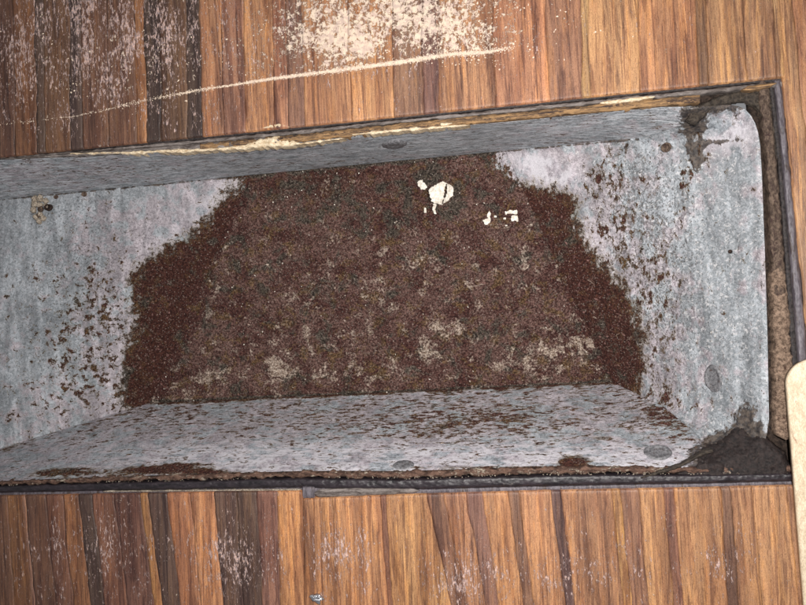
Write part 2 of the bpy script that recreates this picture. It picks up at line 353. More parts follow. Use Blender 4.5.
def add_strip(xa0, xa1, xb0, xb1, y0, y1, col, dark=1.0, edge=None):
    """top end (y0) x from xa0..xb0, bottom end (y1) x from xa1..xb1; edge: 'top'/'bot' tells which end is the cut at the opening"""
    wpx = max(xb0 - xa0, xb1 - xa1)
    nu = max(5, int(wpx / 2.0) + 1)
    u = np.linspace(0, 1, nu)[:, None]
    xs0 = xa0 * (1 - u) + xb0 * u; xs1 = xa1 * (1 - u) + xb1 * u
    Y0 = y0(xs0) if callable(y0) else np.full_like(xs0, y0)
    Y1 = y1(xs1) if callable(y1) else np.full_like(xs1, y1)
    nv = max(14, int(np.abs(Y1 - Y0).max() / 2.2)); v = np.linspace(0, 1, nv)[None]
    px = xs0 * (1 - v) + xs1 * v; py = Y0 * (1 - v) + Y1 * v
    def wob(key, y):
        q = np.stack([y * .001, y * 0 + key * .0371, y * 0], -1)
        return 2.0 * fbm(q, 46, 3, 5) + .7 * fbm(q, 9, 2, 6)
    px = px + wob(xa0, py) * (1 - u) + wob(xb0, py) * u
    P = at(px, py, 0)
    P[..., 2] += fbm(P * np.array([1, .12, 1]), 1.6, 3, 3) * .00006 + (hash3(int(abs(xa0)), 3, 5, 1) - .5) * .00005
    # eased long edges leave a fine seam between strips
    du = np.minimum(u, 1 - u) * wpx
    P[..., 2] -= (np.clip(1 - du / 1.0, 0, 1) ** 2) * .00004
    if edge == 'bot': e = (Y1 - py)
    elif edge == 'top': e = (py - Y0)
    else: e = np.full_like(px, 50)
    P[..., 2] -= np.clip(1 - e / 1.5, 0, 1) ** 2 * .0002
    dust = (1.2 * gau(px, py, 415, -4, 92, 42) * .9 + .55 * gau(px, py, 455, 38, 80, 24) + .30 * gau(px, py, 320, 40, 60, 50) + .8 * gau(px, py, 366, 48, 12, 10) + .60 * gau(px, py, 340, 45, 26, 26) + .30 * gau(px, py, 300, 30, 45, 45) + .22 * gau(px, py, 475, 60, 60, 26)
            + .28 * gau(px, py, 150, 60, 160, 50))
    dust = dust * sstep(-2, 6, np.interp(px, [0, 270, 330, 400, 520], [125, 80, 71, 62, 46]) + 3 - py + 60 * (px < 60)) - .30
    fleck = (.95 * gau(px, py, 90, 40, 170, 90) + .9 * gau(px, py, 240, 560, 40, 40) + 1.0 * gau(px, py, 340, 560, 36, 40) + .8 * gau(px, py, 470, 570, 50, 40)
             + .7 * gau(px, py, 720, 560, 40, 30) + .6 * gau(px, py, 90, 560, 120, 50) + .4 * gau(px, py, 420, 50, 120, 60) + .7 * gau(px, py, 590, 570, 60, 40))  # flecks below the opening stand for flash glints, put into the colour
    co, q, a = skirted(P, .011, {'dust': dust, 'fleck': fleck, 'ld': py - np.interp(px, LX, LY), 'lw': np.interp(px, [-60, 0, 80, 150, 210, 270, 340, 470, 505, 530], [3, 1.0, .5, 0, -.3, -1.0, -1.4, -1.8, -.4, 8])})
    o = mesh_obj('wood_strip', co, q, WOOD, wood, a)
    k = sstep(150, 330, (xa0 + xb0) / 2); mean = np.array([.125, .072, .044]) * (1 - k) + np.array([.36, .200, .098]) * k
    if y0 != -130: mean = mean * np.interp((xa0 + xb0) / 2, [0, 180, 400, 800], [1.15, 1.5, 1.15, 1])
    c3 = np.array(col[:3]) * .84 + mean * .16; g = c3.mean(); c3 = (g + (c3 - g) * .86) * 1.03
    o.color = (*c3, 1)
    return o
def WC(r, g, b): return lin(r, g, b)
TAN = (176, 124, 82); GOLD = (178, 134, 84); DK = (92, 66, 52); BR = (122, 84, 60); OR = (174, 122, 76); MAR = (98, 68, 60); SAL = (170, 120, 80)
top = [(-420, -300, BR), (-300, -190, MAR), (-190, -80, BR), (-80, -20, DK), (-20, 14, (104, 72, 56)), (14, 36, (126, 84, 54)), (36, 44, (76, 58, 50)), (44, 70, (106, 74, 52)), (70, 82, (72, 56, 52)),
       (82, 108, (108, 74, 56)), (108, 135, (116, 80, 60)), (135, 145, (166, 112, 66)), (145, 160, (70, 56, 50)), (160, 186, (104, 76, 56)), (186, 200, (64, 50, 46)), (200, 222, (176, 124, 84)), (222, 244, (150, 104, 80)),
       (244, 272, (184, 130, 84)), (272, 286, (164, 112, 82)), (286, 302, (118, 82, 68)), (302, 348, SAL), (348, 391, (188, 134, 84)), (391, 421, (128, 92, 70)), (421, 437, (116, 80, 74)),
       (437, 492, SAL), (492, 545, (180, 122, 84)), (545, 579, (142, 98, 74)), (579, 586, (170, 132, 84)), (586, 636, (176, 130, 84)), (636, 694, (178, 124, 80)), (694, 704, (120, 86, 58)),
       (704, 742, (166, 122, 78)), (742, 772, (150, 110, 74)), (772, 778.5, (166, 128, 84))]
for x0, x1, c in top:
    sh = lambda x: x + 5.0 * np.clip(x / 800, -.3, 1) + .5          # the grain leans with the perspective
    add_strip(x0 - 3, sh(x0), x1 - 3, sh(x1), -130, lambda x: TOP_EDGE(x), lin(*c), edge='bot')
bot = [(-420, -300, MAR), (-300, -190, BR), (-190, -90, MAR), (-90, -25, BR), (-25, 6, (112, 76, 54)), (6, 23, (138, 92, 52)), (23, 26, (176, 132, 104)), (26, 46, (104, 70, 52)), (46, 62, (120, 78, 58)), (62, 79, (142, 92, 54)),
       (79, 92, (72, 54, 48)), (92, 114, (122, 78, 58)), (114, 139, (108, 70, 58)), (139, 147, (172, 118, 62)), (147, 167, (86, 64, 56)), (167, 190, (178, 118, 76)), (190, 213, (196, 134, 84)), (213, 236, (84, 62, 56)),
       (236, 257, (74, 56, 52)), (257, 276, (132, 88, 74)), (276, 303, (182, 124, 72)), (303, 332, (184, 130, 80)), (332, 380, (182, 126, 78)), (380, 385, (124, 82, 64)), (385, 426, (190, 138, 82)), (426, 443, (124, 86, 66)),
       (443, 466, (154, 106, 74)), (466, 482, (116, 80, 72)), (482, 508, (172, 120, 76)), (508, 519, (120, 84, 66)), (519, 551, (180, 126, 82)), (551, 561, (92, 68, 70)), (561, 612, (164, 116, 78)), (612, 620, (194, 144, 82)),
       (620, 638, (128, 88, 68)), (638, 664, (178, 128, 80)), (664, 674, (138, 94, 76)), (674, 720, (176, 126, 80)), (720, 730, (104, 74, 60)), (730, 752, (158, 112, 74)), (752, 786, (182, 132, 86)), (786, 817, (146, 104, 74))]
def lean(x):                                                      # how far a seam drifts over the strip below the opening
    return float(np.interp(x, [-400, 0, 140, 213, 260, 303, 385, 430, 480, 560, 700, 820], [10, 8, 16, 10, 6, 2, 8, 28, 16, 14, 8, 14]))
for x0, x1, c in bot:
    f = 2.1                                                       # carry on below the frame
    add_strip(x0, x0 + lean(x0) * f, x1, x1 + lean(x1) * f, lambda x: BOT_EDGE(x), 735, lin(*c), edge='top')
# full-length strips right of the opening and left of it
yt, yb = -130, 735
def rx(y, k): return 783 + (y - 78) * .1 + k
for k0, k1, c in [(0, 17, (168, 124, 80)), (17, 60, (176, 122, 80)), (60, 120, BR), (120, 210, OR)]:
    add_strip(rx(yt, k0), rx(yb, k0), rx(yt, k1), rx(yb, k1), yt, yb, lin(*c))

# ------------------------------------------------------------------ the tray
RUSTP = [(160, 424), (122, 404), (122, 385), (124, 360), (131, 330), (134, 305), (128, 288), (138, 268), (160, 252), (185, 236), (208, 215), (224, 200), (246, 172), (488, 140), (494, 158), (506, 175), (524, 186), (544, 189), (566, 190),
         (580, 206), (583, 226), (592, 245), (604, 262), (622, 282), (639, 300), (645, 330), (648, 356), (641, 390), (618, 420)]
def masks(px, py, part):
    d = sdist(px, py, RUSTP)
    rust = np.clip(d / 26.0, -.95, .75) - .02; spot = np.full_like(px, -1.5)
    if part in ('floor',): rust = np.clip(sdist(px, py, [(60, 460), (120, 300), (246, 130), (488, 130), (494, 158), (506, 175), (524, 186), (560, 189), (700, 460)]) / 26, -.95, .75)
    if part == 'left':
        spot = (-.92 + .40 * gau(px, py, 98, 300, 46, 60) + .34 * gau(px, py, 60, 400, 60, 60) + .34 * gau(px, py, 120, 380, 34, 60) + .3 * gau(px, py, 60, 330, 70, 90))
        rust += .9 * gau(px, py, 8, 449, 26, 7, -12)
    if part == 'right':
        spot = (-.90 + .52 * gau(px, py, 612, 215, 24, 70) + .52 * gau(px, py, 655, 330, 30, 90) + .42 * gau(px, py, 650, 400, 70, 24) + .3 * gau(px, py, 640, 240, 40, 90) + .45 * gau(px, py, 600, 175, 20, 14))
        rust += .55 * gau(px, py, 690, 425, 24, 12, 30) + .35 * gau(px, py, 745, 406, 6, 10)
        spot = spot + .72 * gau(px, py, 690, 172, 8, 36, 8) - .6 * gau(px, py, 545, 170, 34, 13, 22)
    if part == 'bottom':
        yb = np.interp(px, [0, 300, 600], [478, 470, 465])
        spot = -.60 + .32 * sstep(466, 410, py) + .36 * gau(px, py, 490, 424, 70, 13) + .30 * gau(px, py, 420, 432, 60, 12) + .50 * gau(px, py, 672, 420, 34, 14, 15)
        rust = -.9 + .86 * gau(px, py, 600, 441, 22, 4, -4) + .66 * gau(px, py, 572, 463, 22, 8)
        rust += 1.25 * gau(px, py, 58, 473, 34, 6, -3) + 1.35 * gau(px, py, 155, 470, 62, 6, -4) + 1.2 * gau(px, py, 212, 473, 40, 3) + .9 * gau(px, py, 8, 449, 26, 7, -12)
        spot -= .03 * sstep(440, 458, py) * (px > 60) * (px < 560)
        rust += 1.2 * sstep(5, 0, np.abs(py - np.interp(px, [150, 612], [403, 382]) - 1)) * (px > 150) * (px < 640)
        rust += 1.1 * gau(px, py, 520, 468, 200, 2.2) + .9 * gau(px, py, 575, 463, 20, 7)
    if part == 'top':
        rust = np.full_like(px, -.95); spot = -.72 + .32 * gau(px, py, 100, 170, 60, 10) + .3 * gau(px, py, 560, 142, 60, 5) + .25 * gau(px, py, 330, 165, 160, 4)
    if part == 'end': rust = np.full_like(px, -.9)
    if part == 'floor': spot = rust
    pink = -.12 + .5 * np.exp(-(np.clip(-d, 0, 400) / 55.) ** 2) - .45 * gau(px, py, 20, 260, 60, 130) - .5 * gau(px, py, 725, 280, 36, 130) + .2 * gau(px, py, 110, 230, 60, 40) - .4 * gau(px, py, 110, 200, 60, 14)
    pale = .75 * sstep(0, 1, 1.6 * gau(px, py, 548, 170, 34, 12, 20)) + .5 * gau(px, py, 212, 202, 26, 9, -40) + .35 * gau(px, py, 180, 230, 26, 10, -40)
    if part == 'bottom':
        pale = .80 * sstep(436, 460, py) * sstep(480, 466, py) * sstep(40, 240, px) * (1 - .5 * gau(px, py, 640, 445, 30, 14)) + .22; pink = pink * .3 + .12
    if part == 'top': pink = -.35 + .75 * gau(px, py, 60, 172, 90, 14) + .3 * gau(px, py, 620, 130, 60, 12); pale = .22 + np.zeros_like(px)
    if part in ('right',): pale = pale + .85 * gau(px, py, 732, 128, 26, 20) + .10 * gau(px, py, 730, 180, 26, 50) + .2 * gau(px, py, 660, 190, 22, 60)
    if part == 'left': pale = pale + .10
    gunk_shade = np.full_like(px, -.9)
    if part in ('right', 'bottom', 'top'):
        gunk_shade += 1.05 * gau(px, py, 692, 128, 26, 5, -8) + 2.1 * gau(px, py, 720, 100, 40, 9) + .75 * gau(px, py, 730, 118, 26, 16) + 1.6 * gau(px, py, 692, 116, 16, 9) + 1.1 * gau(px, py, 757, 120, 4, 16, -12) + .75 * gau(px, py, 697, 155, 10, 22) + 2.1 * gau(px, py, 742, 450, 36, 24) + 1.2 * gau(px, py, 748, 415, 12, 20)+ .8 * gau(px, py, 700, 452, 26, 10, -20) + .95 * gau(px, py, 722, 141, 30, 3, -4) + 1.0 * gau(px, py, 692, 140, 6, 26, -10) + 1.25 * gau(px, py, 671, 146, 7, 7) + 1.2 * gau(px, py, 628, 148, 4, 8) + 1.0 * gau(px, py, 610, 383, 5, 9) + 1.0 * gau(px, py, 703, 150, 5, 22, 6) + 1.3 * gau(px, py, 8, 449, 1, 1) + 1.15 * gau(px, py, 664, 410, 26, 3, 38) + .8 * gau(px, py, 690, 468, 46, 5, -12) + .6 * gau(px, py, 762, 200, 2.5, 300)
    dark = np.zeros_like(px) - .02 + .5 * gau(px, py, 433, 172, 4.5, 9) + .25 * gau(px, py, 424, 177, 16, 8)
    for cx, cy, r, a in [(228, 262, 22, .09), (285, 195, 40, .07), (205, 330, 18, .09), (215, 372, 14, .08), (540, 260, 20, .10), (545, 225, 20, .09), (290, 285, 24, .08), (480, 335, 34, .07), (360, 210, 60, .05), (420, 215, 40, .05), (460, 190, 30, .06), (520, 400, 0.1, 0), (588, 320, 18, .06)]:
        if a: dark = dark + a * gau(px, py, cx, cy, r, r * .7)
    tan = np.full_like(px, -.09)
    for cx, cy, rx_, ry_, a in [(215, 375, 16, 14, .20), (278, 370, 14, 20, .20), (325, 374, 14, 10, .15), (428, 358, 20, 13, .22), (375, 310, 16, 14, .10), (372, 285, 14, 14, .10), (560, 350, 44, 16, .17), (530, 345, 16, 12, .10), (545, 365, 50, 12, .10), (425, 270, 20, 22, .10), (350, 335, 10, 18, .11), (385, 370, 30, 12, .10), (180, 392, 28, 6, .10), (300, 300, 12, 16, .09), (430, 325, 12, 12, .10), (510, 270, 30, 22, .08), (310, 180, 40, 6, .04)]:
        tan = tan + a * gau(px, py, cx, cy, rx_, ry_)
    if part in ('right', 'left', 'bottom', 'top'): tan = tan - .08
    crease_shade = np.exp(-((py - yT(px) - .8) / 1.3) ** 2)
    gunk_shade = np.maximum(gunk_shade, -.9 + 1.25 * crease_shade * (px < 640)) if part != 'top' else gunk_shade  # dark line along the foot of the upper side: its shadow, painted in
    deep = 1.0 * gau(px, py, 150, 330, 22, 70) + .9 * gau(px, py, 190, 250, 40, 26, -38) + 1. * gau(px, py, 600, 300, 24, 80, -16) + .7 * gau(px, py, 320, 190, 60, 20)
    if part == 'floor':
        deep = deep * .35 + .5 * gau(px, py, 330, 180, 90, 22)
        tan = tan + .012 * sstep(230, 380, py) - .05 * sstep(260, 200, py)
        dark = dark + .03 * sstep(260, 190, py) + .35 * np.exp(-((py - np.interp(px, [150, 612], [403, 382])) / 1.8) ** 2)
    else: deep = np.maximum(deep, .85)
    if part == 'floor': dark = dark + .9 * np.exp(-((py - yT(px)) / 3.0) ** 2) * .2  # base darkened along the same line, shade put into the rust colour
    worn = .3 + .5 * gau(px, py, 700, 250, 60, 160) + (.6 if part == 'right' else 0)
    return {'rust': rust, 'pink': pink, 'pale': np.clip(pale, 0, .9), 'gunk_shade': gunk_shade, 'dark': dark, 'tan': tan, 'deep': np.clip(deep, 0, 1), 'spot': spot, 'pits': (gau(px, py, 660, 280, 50, 150) + .6 * gau(px, py, 620, 190, 40, 40) if part == 'right' else .6 * gau(px, py, 90, 260, 90, 130) if part == 'left' else .55 + 0 * px),
            'base': (sstep(0, 6, sdist(px, py, [(150, 430), (250, 172), (505, 100), (612, 430)]) + 3.5 * fbm(at(px, py, -46), 3, 3, 66)) if part == 'floor' else 0 * px), 'worn': np.full_like(px, 1.) * worn}

PANEL = {}
def coons(name, key, bottom, topc, left, right, nu, nv, mat, parent, part, label=None, hook=None):
    """four boundary polylines of (px,py,z mm); bottom/top run left->right, left/right run bottom->top"""
    b, t, l, r = pline(bottom, nu), pline(topc, nu), pline(left, nv), pline(right, nv)
    Bp, Tp, Lp, Rp = [np.concatenate([at(k[:, 0], k[:, 1], k[:, 2]), k[:, :2]], 1) for k in (b, t, l, r)]
    u = np.linspace(0, 1, nu)[:, None, None]; v = np.linspace(0, 1, nv)[None, :, None]
    S = (1 - v) * Bp[:, None] + v * Tp[:, None] + (1 - u) * Lp[None] + u * Rp[None] - ((1 - u) * (1 - v) * Bp[0] + u * (1 - v) * Bp[-1] + (1 - u) * v * Tp[0] + u * v * Tp[-1])
    P, px, py = S[..., :3], S[..., 3], S[..., 4]
    mk = masks(px, py, part)
    rusty = sstep(-.1, .25, mk['rust'] + .5 * fbm(P, 1.2, 3, 9))
    edge = np.minimum(np.minimum(u[..., 0], 1 - u[..., 0]) * nu, np.minimum(v[..., 0], 1 - v[..., 0]) * nv); fade = np.clip(edge / 5, .25, 1)
    n = np.cross(np.gradient(P, axis=0), np.gradient(P, axis=1)); n /= np.linalg.norm(n, axis=-1, keepdims=True) + 1e-12
    n *= np.sign((n * (np.array([0, .01, .2]) - P)).sum())
    dent = fbm(P, 22, 3, 2) * .00055 + fbm(P, 3.5, 3, 4) * .00009 + fbm(P, 1.0, 2, 12) * .00004
    gr = (fbm(P, .7, 3, 21, .7) * .00030 + fbm(P, 2.2, 3, 31) * .00045 + fbm(P, 7, 2, 33) * .0005 + .00020) * rusty
    gk = sstep(-.1, .3, mk['gunk_shade'] + .6 * fbm(P, 2.5, 3, 7)) * (.0006 + .0004 * fbm(P, 1.5, 3, 8))
    h = (dent + gr + gk) * fade + (.0003 * fbm(P, 30, 2, 77))* fade
    if hook: h = h + hook(px, py, P)
    P = P + n * h[..., None]
    PANEL[key] = (px, py, P, n)
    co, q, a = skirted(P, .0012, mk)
    o = mesh_obj(name, co, q, mat, parent, a)
    if label: o['label'] = label
    return o
def on(key, x, y):
    px, py, P, n = PANEL[key]; i = np.argmin((px - x) ** 2 + (py - y) ** 2)
    return P.reshape(-1, 3)[i], n.reshape(-1, 3)[i]

tray = empty('metal_tray', tuple(at(380, 290, -50)))
tray_world = Vector(tray.location)
tray.location = (0, 0, 0)
tag(tray, 'rusty grey metal tray with sloping sides sunk into the wood', 'tray')
ZF = -50
yT = lambda x: 199 - .096 * x
FTL, FTR, FBR, FBL = (250, yT(250), -42), (505, yT(505), -42), (612, 382, ZF), (150, 403, ZF)
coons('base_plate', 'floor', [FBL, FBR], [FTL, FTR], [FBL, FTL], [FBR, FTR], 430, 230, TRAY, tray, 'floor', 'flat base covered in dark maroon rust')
leftT = [(-260, yT(-260), -22), (0, yT(0), -33), FTL]; leftB = [(-260, 505, -14), (0, 449, -31), FBL]
coons('side_wall', 'left', leftB, leftT, [leftB[0], leftT[0]], [FBL, FTL], 400, 220, TRAYL, tray, 'left', 'gently sloping left end, grey zinc with rust spots')
rightT = [FTR, (640, yT(640), -22), (690, 124, -10), (712, 106, -2.5)]; rightB = [FBR, (664, 407, -30), (694, 432, -16), (722, 464, -3)]
rightR = [(722, 464, -3), (750, 458, -2.2), (765, 440, -2), (768, 420, -2), (767, 350, -2), (764, 250, -2), (761, 170, -2), (759.5, 145, -2), (757.5, 132, -2), (755, 123, -2), (751, 115.5, -2.1), (745.5, 109.5, -2.2), (739, 106, -2.3), (731, 104.5, -2.4), (721, 104.7, -2.5), (712, 106, -2.5)]
def rim_roll(px, py, P):
    d = 766 - px - np.interp(py, [100, 160, 250, 350], [10, 5, 2, 0])
    return -.0006 * np.clip(1 - d / 5, 0, 1) ** 2
coons('side_wall', 'right', rightB, rightT, [FBR, FTR], rightR, 300, 280, TRAYR, tray, 'right', 'sloping right end, grey zinc rusting towards the base', rim_roll)
botR = [(-260, 492, -2.6), (0, 481, -2.6), (100, 477, -2.6), (200, 474, -2.6), (300, 471, -2.6), (400, 471, -2.6), (500, 468, -2.6), (600, 466, -2.6), (680, 468, -2.6), (722, 464, -3)]
coons('side_wall', 'bottom', botR, leftB + [FBR] + rightB[1:], [botR[0], leftB[0]], [botR[-1], (721.5, 463.6, -3.1)], 640, 130, TRAYB, tray, 'bottom', 'steep lower side streaked with fine rust')
topR = [(-260, 181, -2), (0, 160, -2), (100, 156, -2), (200, 150, -2), (270, 145, -2), (400, 131, -2), (536, 119, -2), (600, 113, -2), (660, 107, -2), (711.5, 105.6, -2.4)]
coons('side_wall', 'top', leftT + [FTR] + rightT[1:], topR, [leftT[0], topR[0]], [rightT[-1], topR[-1]], 640, 90, TRAYT, tray, 'top', 'near vertical upper side of brushed grey zinc')
coons('side_wall', 'end', [leftB[0], (-300, 493, -2)][::-1], [(-300, 182, -2), leftT[0]], [(-300, 493, -2), (-300, 182, -2)], [leftB[0], leftT[0]], 20, 120, TRAY, tray, 'end')

def disc_on(name, key, x, y, rx_mm, ry_mm, h_mm, mat, parent, label=None, ang=0, hollow=False):
    """low domed, slightly dished head lying on a wall of the tray"""
    p, n = on(key, x, y); nrm = Vector(n); q = nrm.to_track_quat('Z', 'Y').to_matrix(); q = np.array(q)
    ns, nr = 40, 9; co = []; tri = []; quads = []
    for i in range(nr):
        r = i / (nr - 1)
        if hollow: z = h_mm * (.15 + .95 * math.exp(-((r - .82) / .16) ** 2)) - (0.0 if r < 1 else .4)
        else: z = h_mm * (1 - r ** 3) ** .5 * (1 - .35 * math.exp(-(r / .35) ** 2)) - .15
        for k in range(ns):
            a = 2 * math.pi * k / ns; wv = 1 + .02 * math.sin(3 * a + x) + .015 * math.sin(7 * a + y)
            co.append((rx_mm * r * wv * math.cos(a + ang), ry_mm * r * wv * math.sin(a + ang), z + .06 * math.sin(9 * a + 5 * r) * r))
    co = np.array(co) * 1e-3; co = co @ q.T + p
    for i in range(nr - 1):
        for k in range(ns):
            k1 = (k + 1) % ns; quads.append((i * ns + k, (i + 1) * ns + k, (i + 1) * ns + k1, i * ns + k1))
    o = mesh_obj(name, co, quads, mat, parent)
    if label: o['label'] = label
    return o
disc_on('screw_head', 'bottom', 657, 453, 5.2, 3.9, .7, M_SCREW, tray, 'tarnished round head at the lower right', hollow=True)
disc_on('screw_head', 'right', 716, 380, 5.4, 3.6, .55, M_SCREW, tray, 'brownish oval head on the right end', hollow=True)
disc_on('screw_head', 'top', 395, 143, 5.4, 5.0, 1.3, M_SCREW, tray, 'flattened head on the upper side')
disc_on('screw_head', 'bottom', 403, 466, 4.4, 2.8, .9, M_SCREW, tray)
disc_on('rivet', 'right', 669, 146, 1.8, 2.0, .9, M_BROWN, tray, 'dark corroded rivet in the upper right corner', hollow=True)
disc_on('rivet', 'left', 84, 194, 1.2, 1.4, .4, M_BROWN, tray, hollow=True)
disc_on('rivet', 'left', 56, 197, 1.0, 1.2, .4, M_BROWN, tray, hollow=True)
disc_on('rivet', 'right', 732, 252, 0.8, .8, .4, M_DARKMETAL, tray, hollow=True)

# ------------------------------------------------------------------ what fills the gap round the tray
def band(name, A, B, z, h, mat, parent, nv=9, step=1.3, rough=.25, seed=1, depth=4, edge=.5, label=None, holes=None, taper=None):
    """a strip of material between two polylines of pixels, z mm high with a crown of h mm"""
    L = np.hypot(*(np.array(A[-1], float) - np.array(A[0], float))); nu = max(8, int(L / step))
    a, b = pline(A, nu), pline(B, nu)
    if taper is None: taper = 6 if L < 330 and name in ('wood_edge', 'paint_ridge', 'filler_band') else 0
    if taper:
        e = np.minimum(np.arange(nu), np.arange(nu)[::-1]) * L / nu; k = (np.clip(e / taper, .02, 1) ** .6)[:, None]; md = (a + b) / 2
        a, b = md + (a - md) * k, md + (b - md) * k
    v = np.linspace(0, 1, nv)[None, :, None]; Q = a[:, None] * (1 - v) + b[:, None] * v
    px, py = Q[..., 0].copy(), Q[..., 1].copy()
    P0 = at(px, py, z)
    wig = fbm(P0, 5, 4, seed) * edge * 2.2; vv = v[..., 0]
    px += wig * 0; 
    d = (b - a) / (np.hypot(*(b - a).T)[:, None] + 1e-6)
    off = (np.abs(vv - .5) * 2) * np.sign(vv - .5) * (fbm(P0, 3.2, 4, seed + 3) * 2 + fbm(P0, 1.0, 3, seed + 4)) * edge * 1.3
    px = px + off * d[:, None, 0]; py = py + off * d[:, None, 1]
    prof = 1 - np.abs(2 * vv - 1) ** 4
    zz = z + h * prof + rough * prof * (fbm(P0, 2.0, 4, seed + 9) + .6 * fbm(P0, .8, 2, seed + 5))
    if holes is not None: zz = zz - holes(px, py)
    P = at(px, py, zz)
    co, q, _ = skirted(P, depth * 1e-3)
    o = mesh_obj(name, co, q, mat, parent)
    if label: o['label'] = label
    return o
trim = empty('opening_trim'); tag(trim, 'worn dark sealing strips and filler framing the tray opening', 'trim')
TE = lambda x, k=0: (x, TOP_EDGE(x) + k)
xs = [-330, -150, 0, 100, 200, 300, 400, 500, 600, 700, 783]
gap = lambda x: float(np.interp(x, [-330, 0, 100, 200, 270, 400, 536, 600, 660, 783], [3, 3, 9, 14, 17, 15, 17, 17, 18, 20]))
def tb(x, f, k=0): return (x, TOP_EDGE(x) + gap(x) * f + k)
band('groove_bed', [tb(x, 0, -3) for x in xs], [tb(x, 1, -1.2) for x in xs], -5, 0, M_BED, trim, 6, 3, .3, 2, 3, 0)
band('seam', [tb(x, 0, -.4) for x in xs], [tb(x, .16, .8) for x in xs], -1.9, .5, M_SEAM, trim, 6, 1.3, .2, 3, 3, .25, 'dark seam along the upper wood edge')
band('filler_band', [tb(x, .18, .6) for x in xs[2:]], [tb(x, .46) for x in xs[2:]], -1.5, .7, M_GREYB, trim, 8, 1.2, .45, 5, 4, .5, 'grey filler line above the tray')
band('wood_edge', [tb(x, .48) for x in xs[4:-1]], [tb(x, .98, -.5) for x in xs[4:-1]], -2.0, .8, M_TANB, trim, 10, 1.1, .6, 7, 4, .7, 'splintered tan wood edge')
band('wood_edge', [tb(x, .45) for x in [0, 40, 100, 200, 280]], [tb(x, .95) for x in [0, 40, 100, 200, 280]], -2.0, .6, M_GREYB, trim, 8, 1.1, .5, 8, 4, .5)
band('wood_edge', [(600, 101), (632, 97.5), (655, 95.5)], [(600, 105), (632, 102), (655, 97.5)], -1.0, .7, M_CREAM, trim, 7, 1.1, .3, 11, 3, .5, 'bare orange splinter')
band('wood_edge', [(742, 87), (760, 84.2), (777, 82)], [(742, 91.5), (760, 89.5), (777, 84)], -.8, .7, M_TANB, trim, 7, 1.1, .3, 12, 3, .4)
band('paint_ridge', [(70, 152.5), (120, 151.5), (170, 149), (200, 148), (240, 145.5), (262, 138), (275, 136), (288, 138), (300, 142.5), (345, 137.5)], [(70, 154.5), (120, 154), (170, 153), (200, 152), (240, 149.5), (262, 147.5), (275, 147), (288, 146.5), (300, 145), (345, 138.8)], -1.9, .9, M_CREAM, trim, 12, 1.0, .5, 15, 4, .8, 'lumpy ridge of cream paint')
band('paint_ridge', [(262, 127), (280, 122), (290, 126)], [(262, 129), (280, 128), (290, 128)], -1.0, 1.0, M_CREAM, trim, 8, 1.0, .6, 17, 4, .8)
band('paint_ridge', [(440, 122), (452, 121)], [(441, 127), (452, 125)], -1.0, 1.0, M_CREAM, trim, 6, 1.0, .4, 18, 4, .8)
band('paint_ridge', [(352, 133), (400, 128.5), (470, 124)], [(352, 136), (400, 131.5), (470, 126)], -1.5, .8, M_CREAM, trim, 6, 1.0, .6, 19, 4, 1.0)
# right-hand side, from the tray outwards
def rp(y, k): return (783 + (y - 78) * .1 + k, y)
ys = [80, 120, 160, 200, 250, 300, 350, 400, 450, 486]
mx = lambda y: float(np.interp(y, [104, 128, 160, 250, 350, 420, 486], [752, 758.5, 761.5, 765.5, 768.5, 769.5, 769]))
def rm(y, f, k=0): return (mx(y) * (1 - f) + (783 + (y - 78) * .1) * f + k, y)
band('groove_bed', [rm(y, 0, -6) for y in ys], [rm(y, 1, 3) for y in ys], -5.4, 0, M_BED, trim, 6, 3, .3, 22, 3, 0)
band('filler_band', [rm(y, .16) for y in ys[:6]], [rm(y, .52) for y in ys[:6]], -2.2, .9, M_BROWN, trim, 12, 1.1, .8, 25, 4, .7, 'brown filler beside the right rim')
band('filler_band', [rm(y, .12, .5) for y in [268, 300, 350, 400, 440]], [rm(y, .52, 1) for y in [268, 300, 350, 400, 440]], -1.9, 1.0, M_DEBRIS, trim, 16, .9, 1.1, 27, 4, 1.0, 'crumbly tan filler beside the right rim')
band('filler_band', [rm(y, .53) for y in ys], [rm(y, .70) for y in ys], -2.4, .5, M_SEAM, trim, 7, 1.2, .4, 29, 4, .3)
band('gasket', [rm(y, .70) for y in ys], [rm(y, .93) for y in ys], -1.3, .7, M_PURPLE, trim, 9, 1.2, .25, 31, 4, .25, 'weathered purple-grey sealing strip down the right side')
band('seam', [rm(y, .93) for y in ys], [rm(y, 1.0, .3) for y in ys], -2.0, .3, M_SEAM, trim, 5, 1.3, .2, 33, 3, .2)
# below the tray
bx = [-330, -150, 0, 100, 200, 300, 400, 500, 600, 700, 815]
my = lambda x: float(np.interp(x, [-330, 0, 100, 200, 300, 400, 500, 600, 680, 815], [494, 481, 477, 474, 471, 471, 468, 466, 468, 466]))
ey = lambda x: float(np.interp(x, [-330, 0, 300, 400, 540, 700, 815], [503, 495.5, 491.5, 494.5, 491, 487.5, 484]))
def bb(x, f, k=0): return (x, my(x) * (1 - f) + ey(x) * f + k)
band('groove_bed', [bb(x, 0, 1.5) for x in bx], [bb(x, 1, 7) for x in bx], -5.4, 0, M_BED, trim, 6, 3, .3, 42, 3, 0)
band('filler_band', [bb(x, .02) for x in bx], [bb(x, .30) for x in bx], -2.2, .7, M_RUSTLINE, trim, 8, 1.0, .8, 45, 4, 1.2, 'dirty filler under the lower rim')
band('gasket', [bb(x, .36) for x in bx], [bb(x, .80) for x in bx], -1.5, .9, M_GASKET, trim, 12, 1.1, .25, 47, 4, .25, 'black sealing strip along the lower wood edge')
band('seam', [bb(x, .80) for x in bx], [bb(x, 1.0, .5) for x in bx], -1.9, .3, M_PURPLE, trim, 6, 1.2, .25, 49, 3, .2)
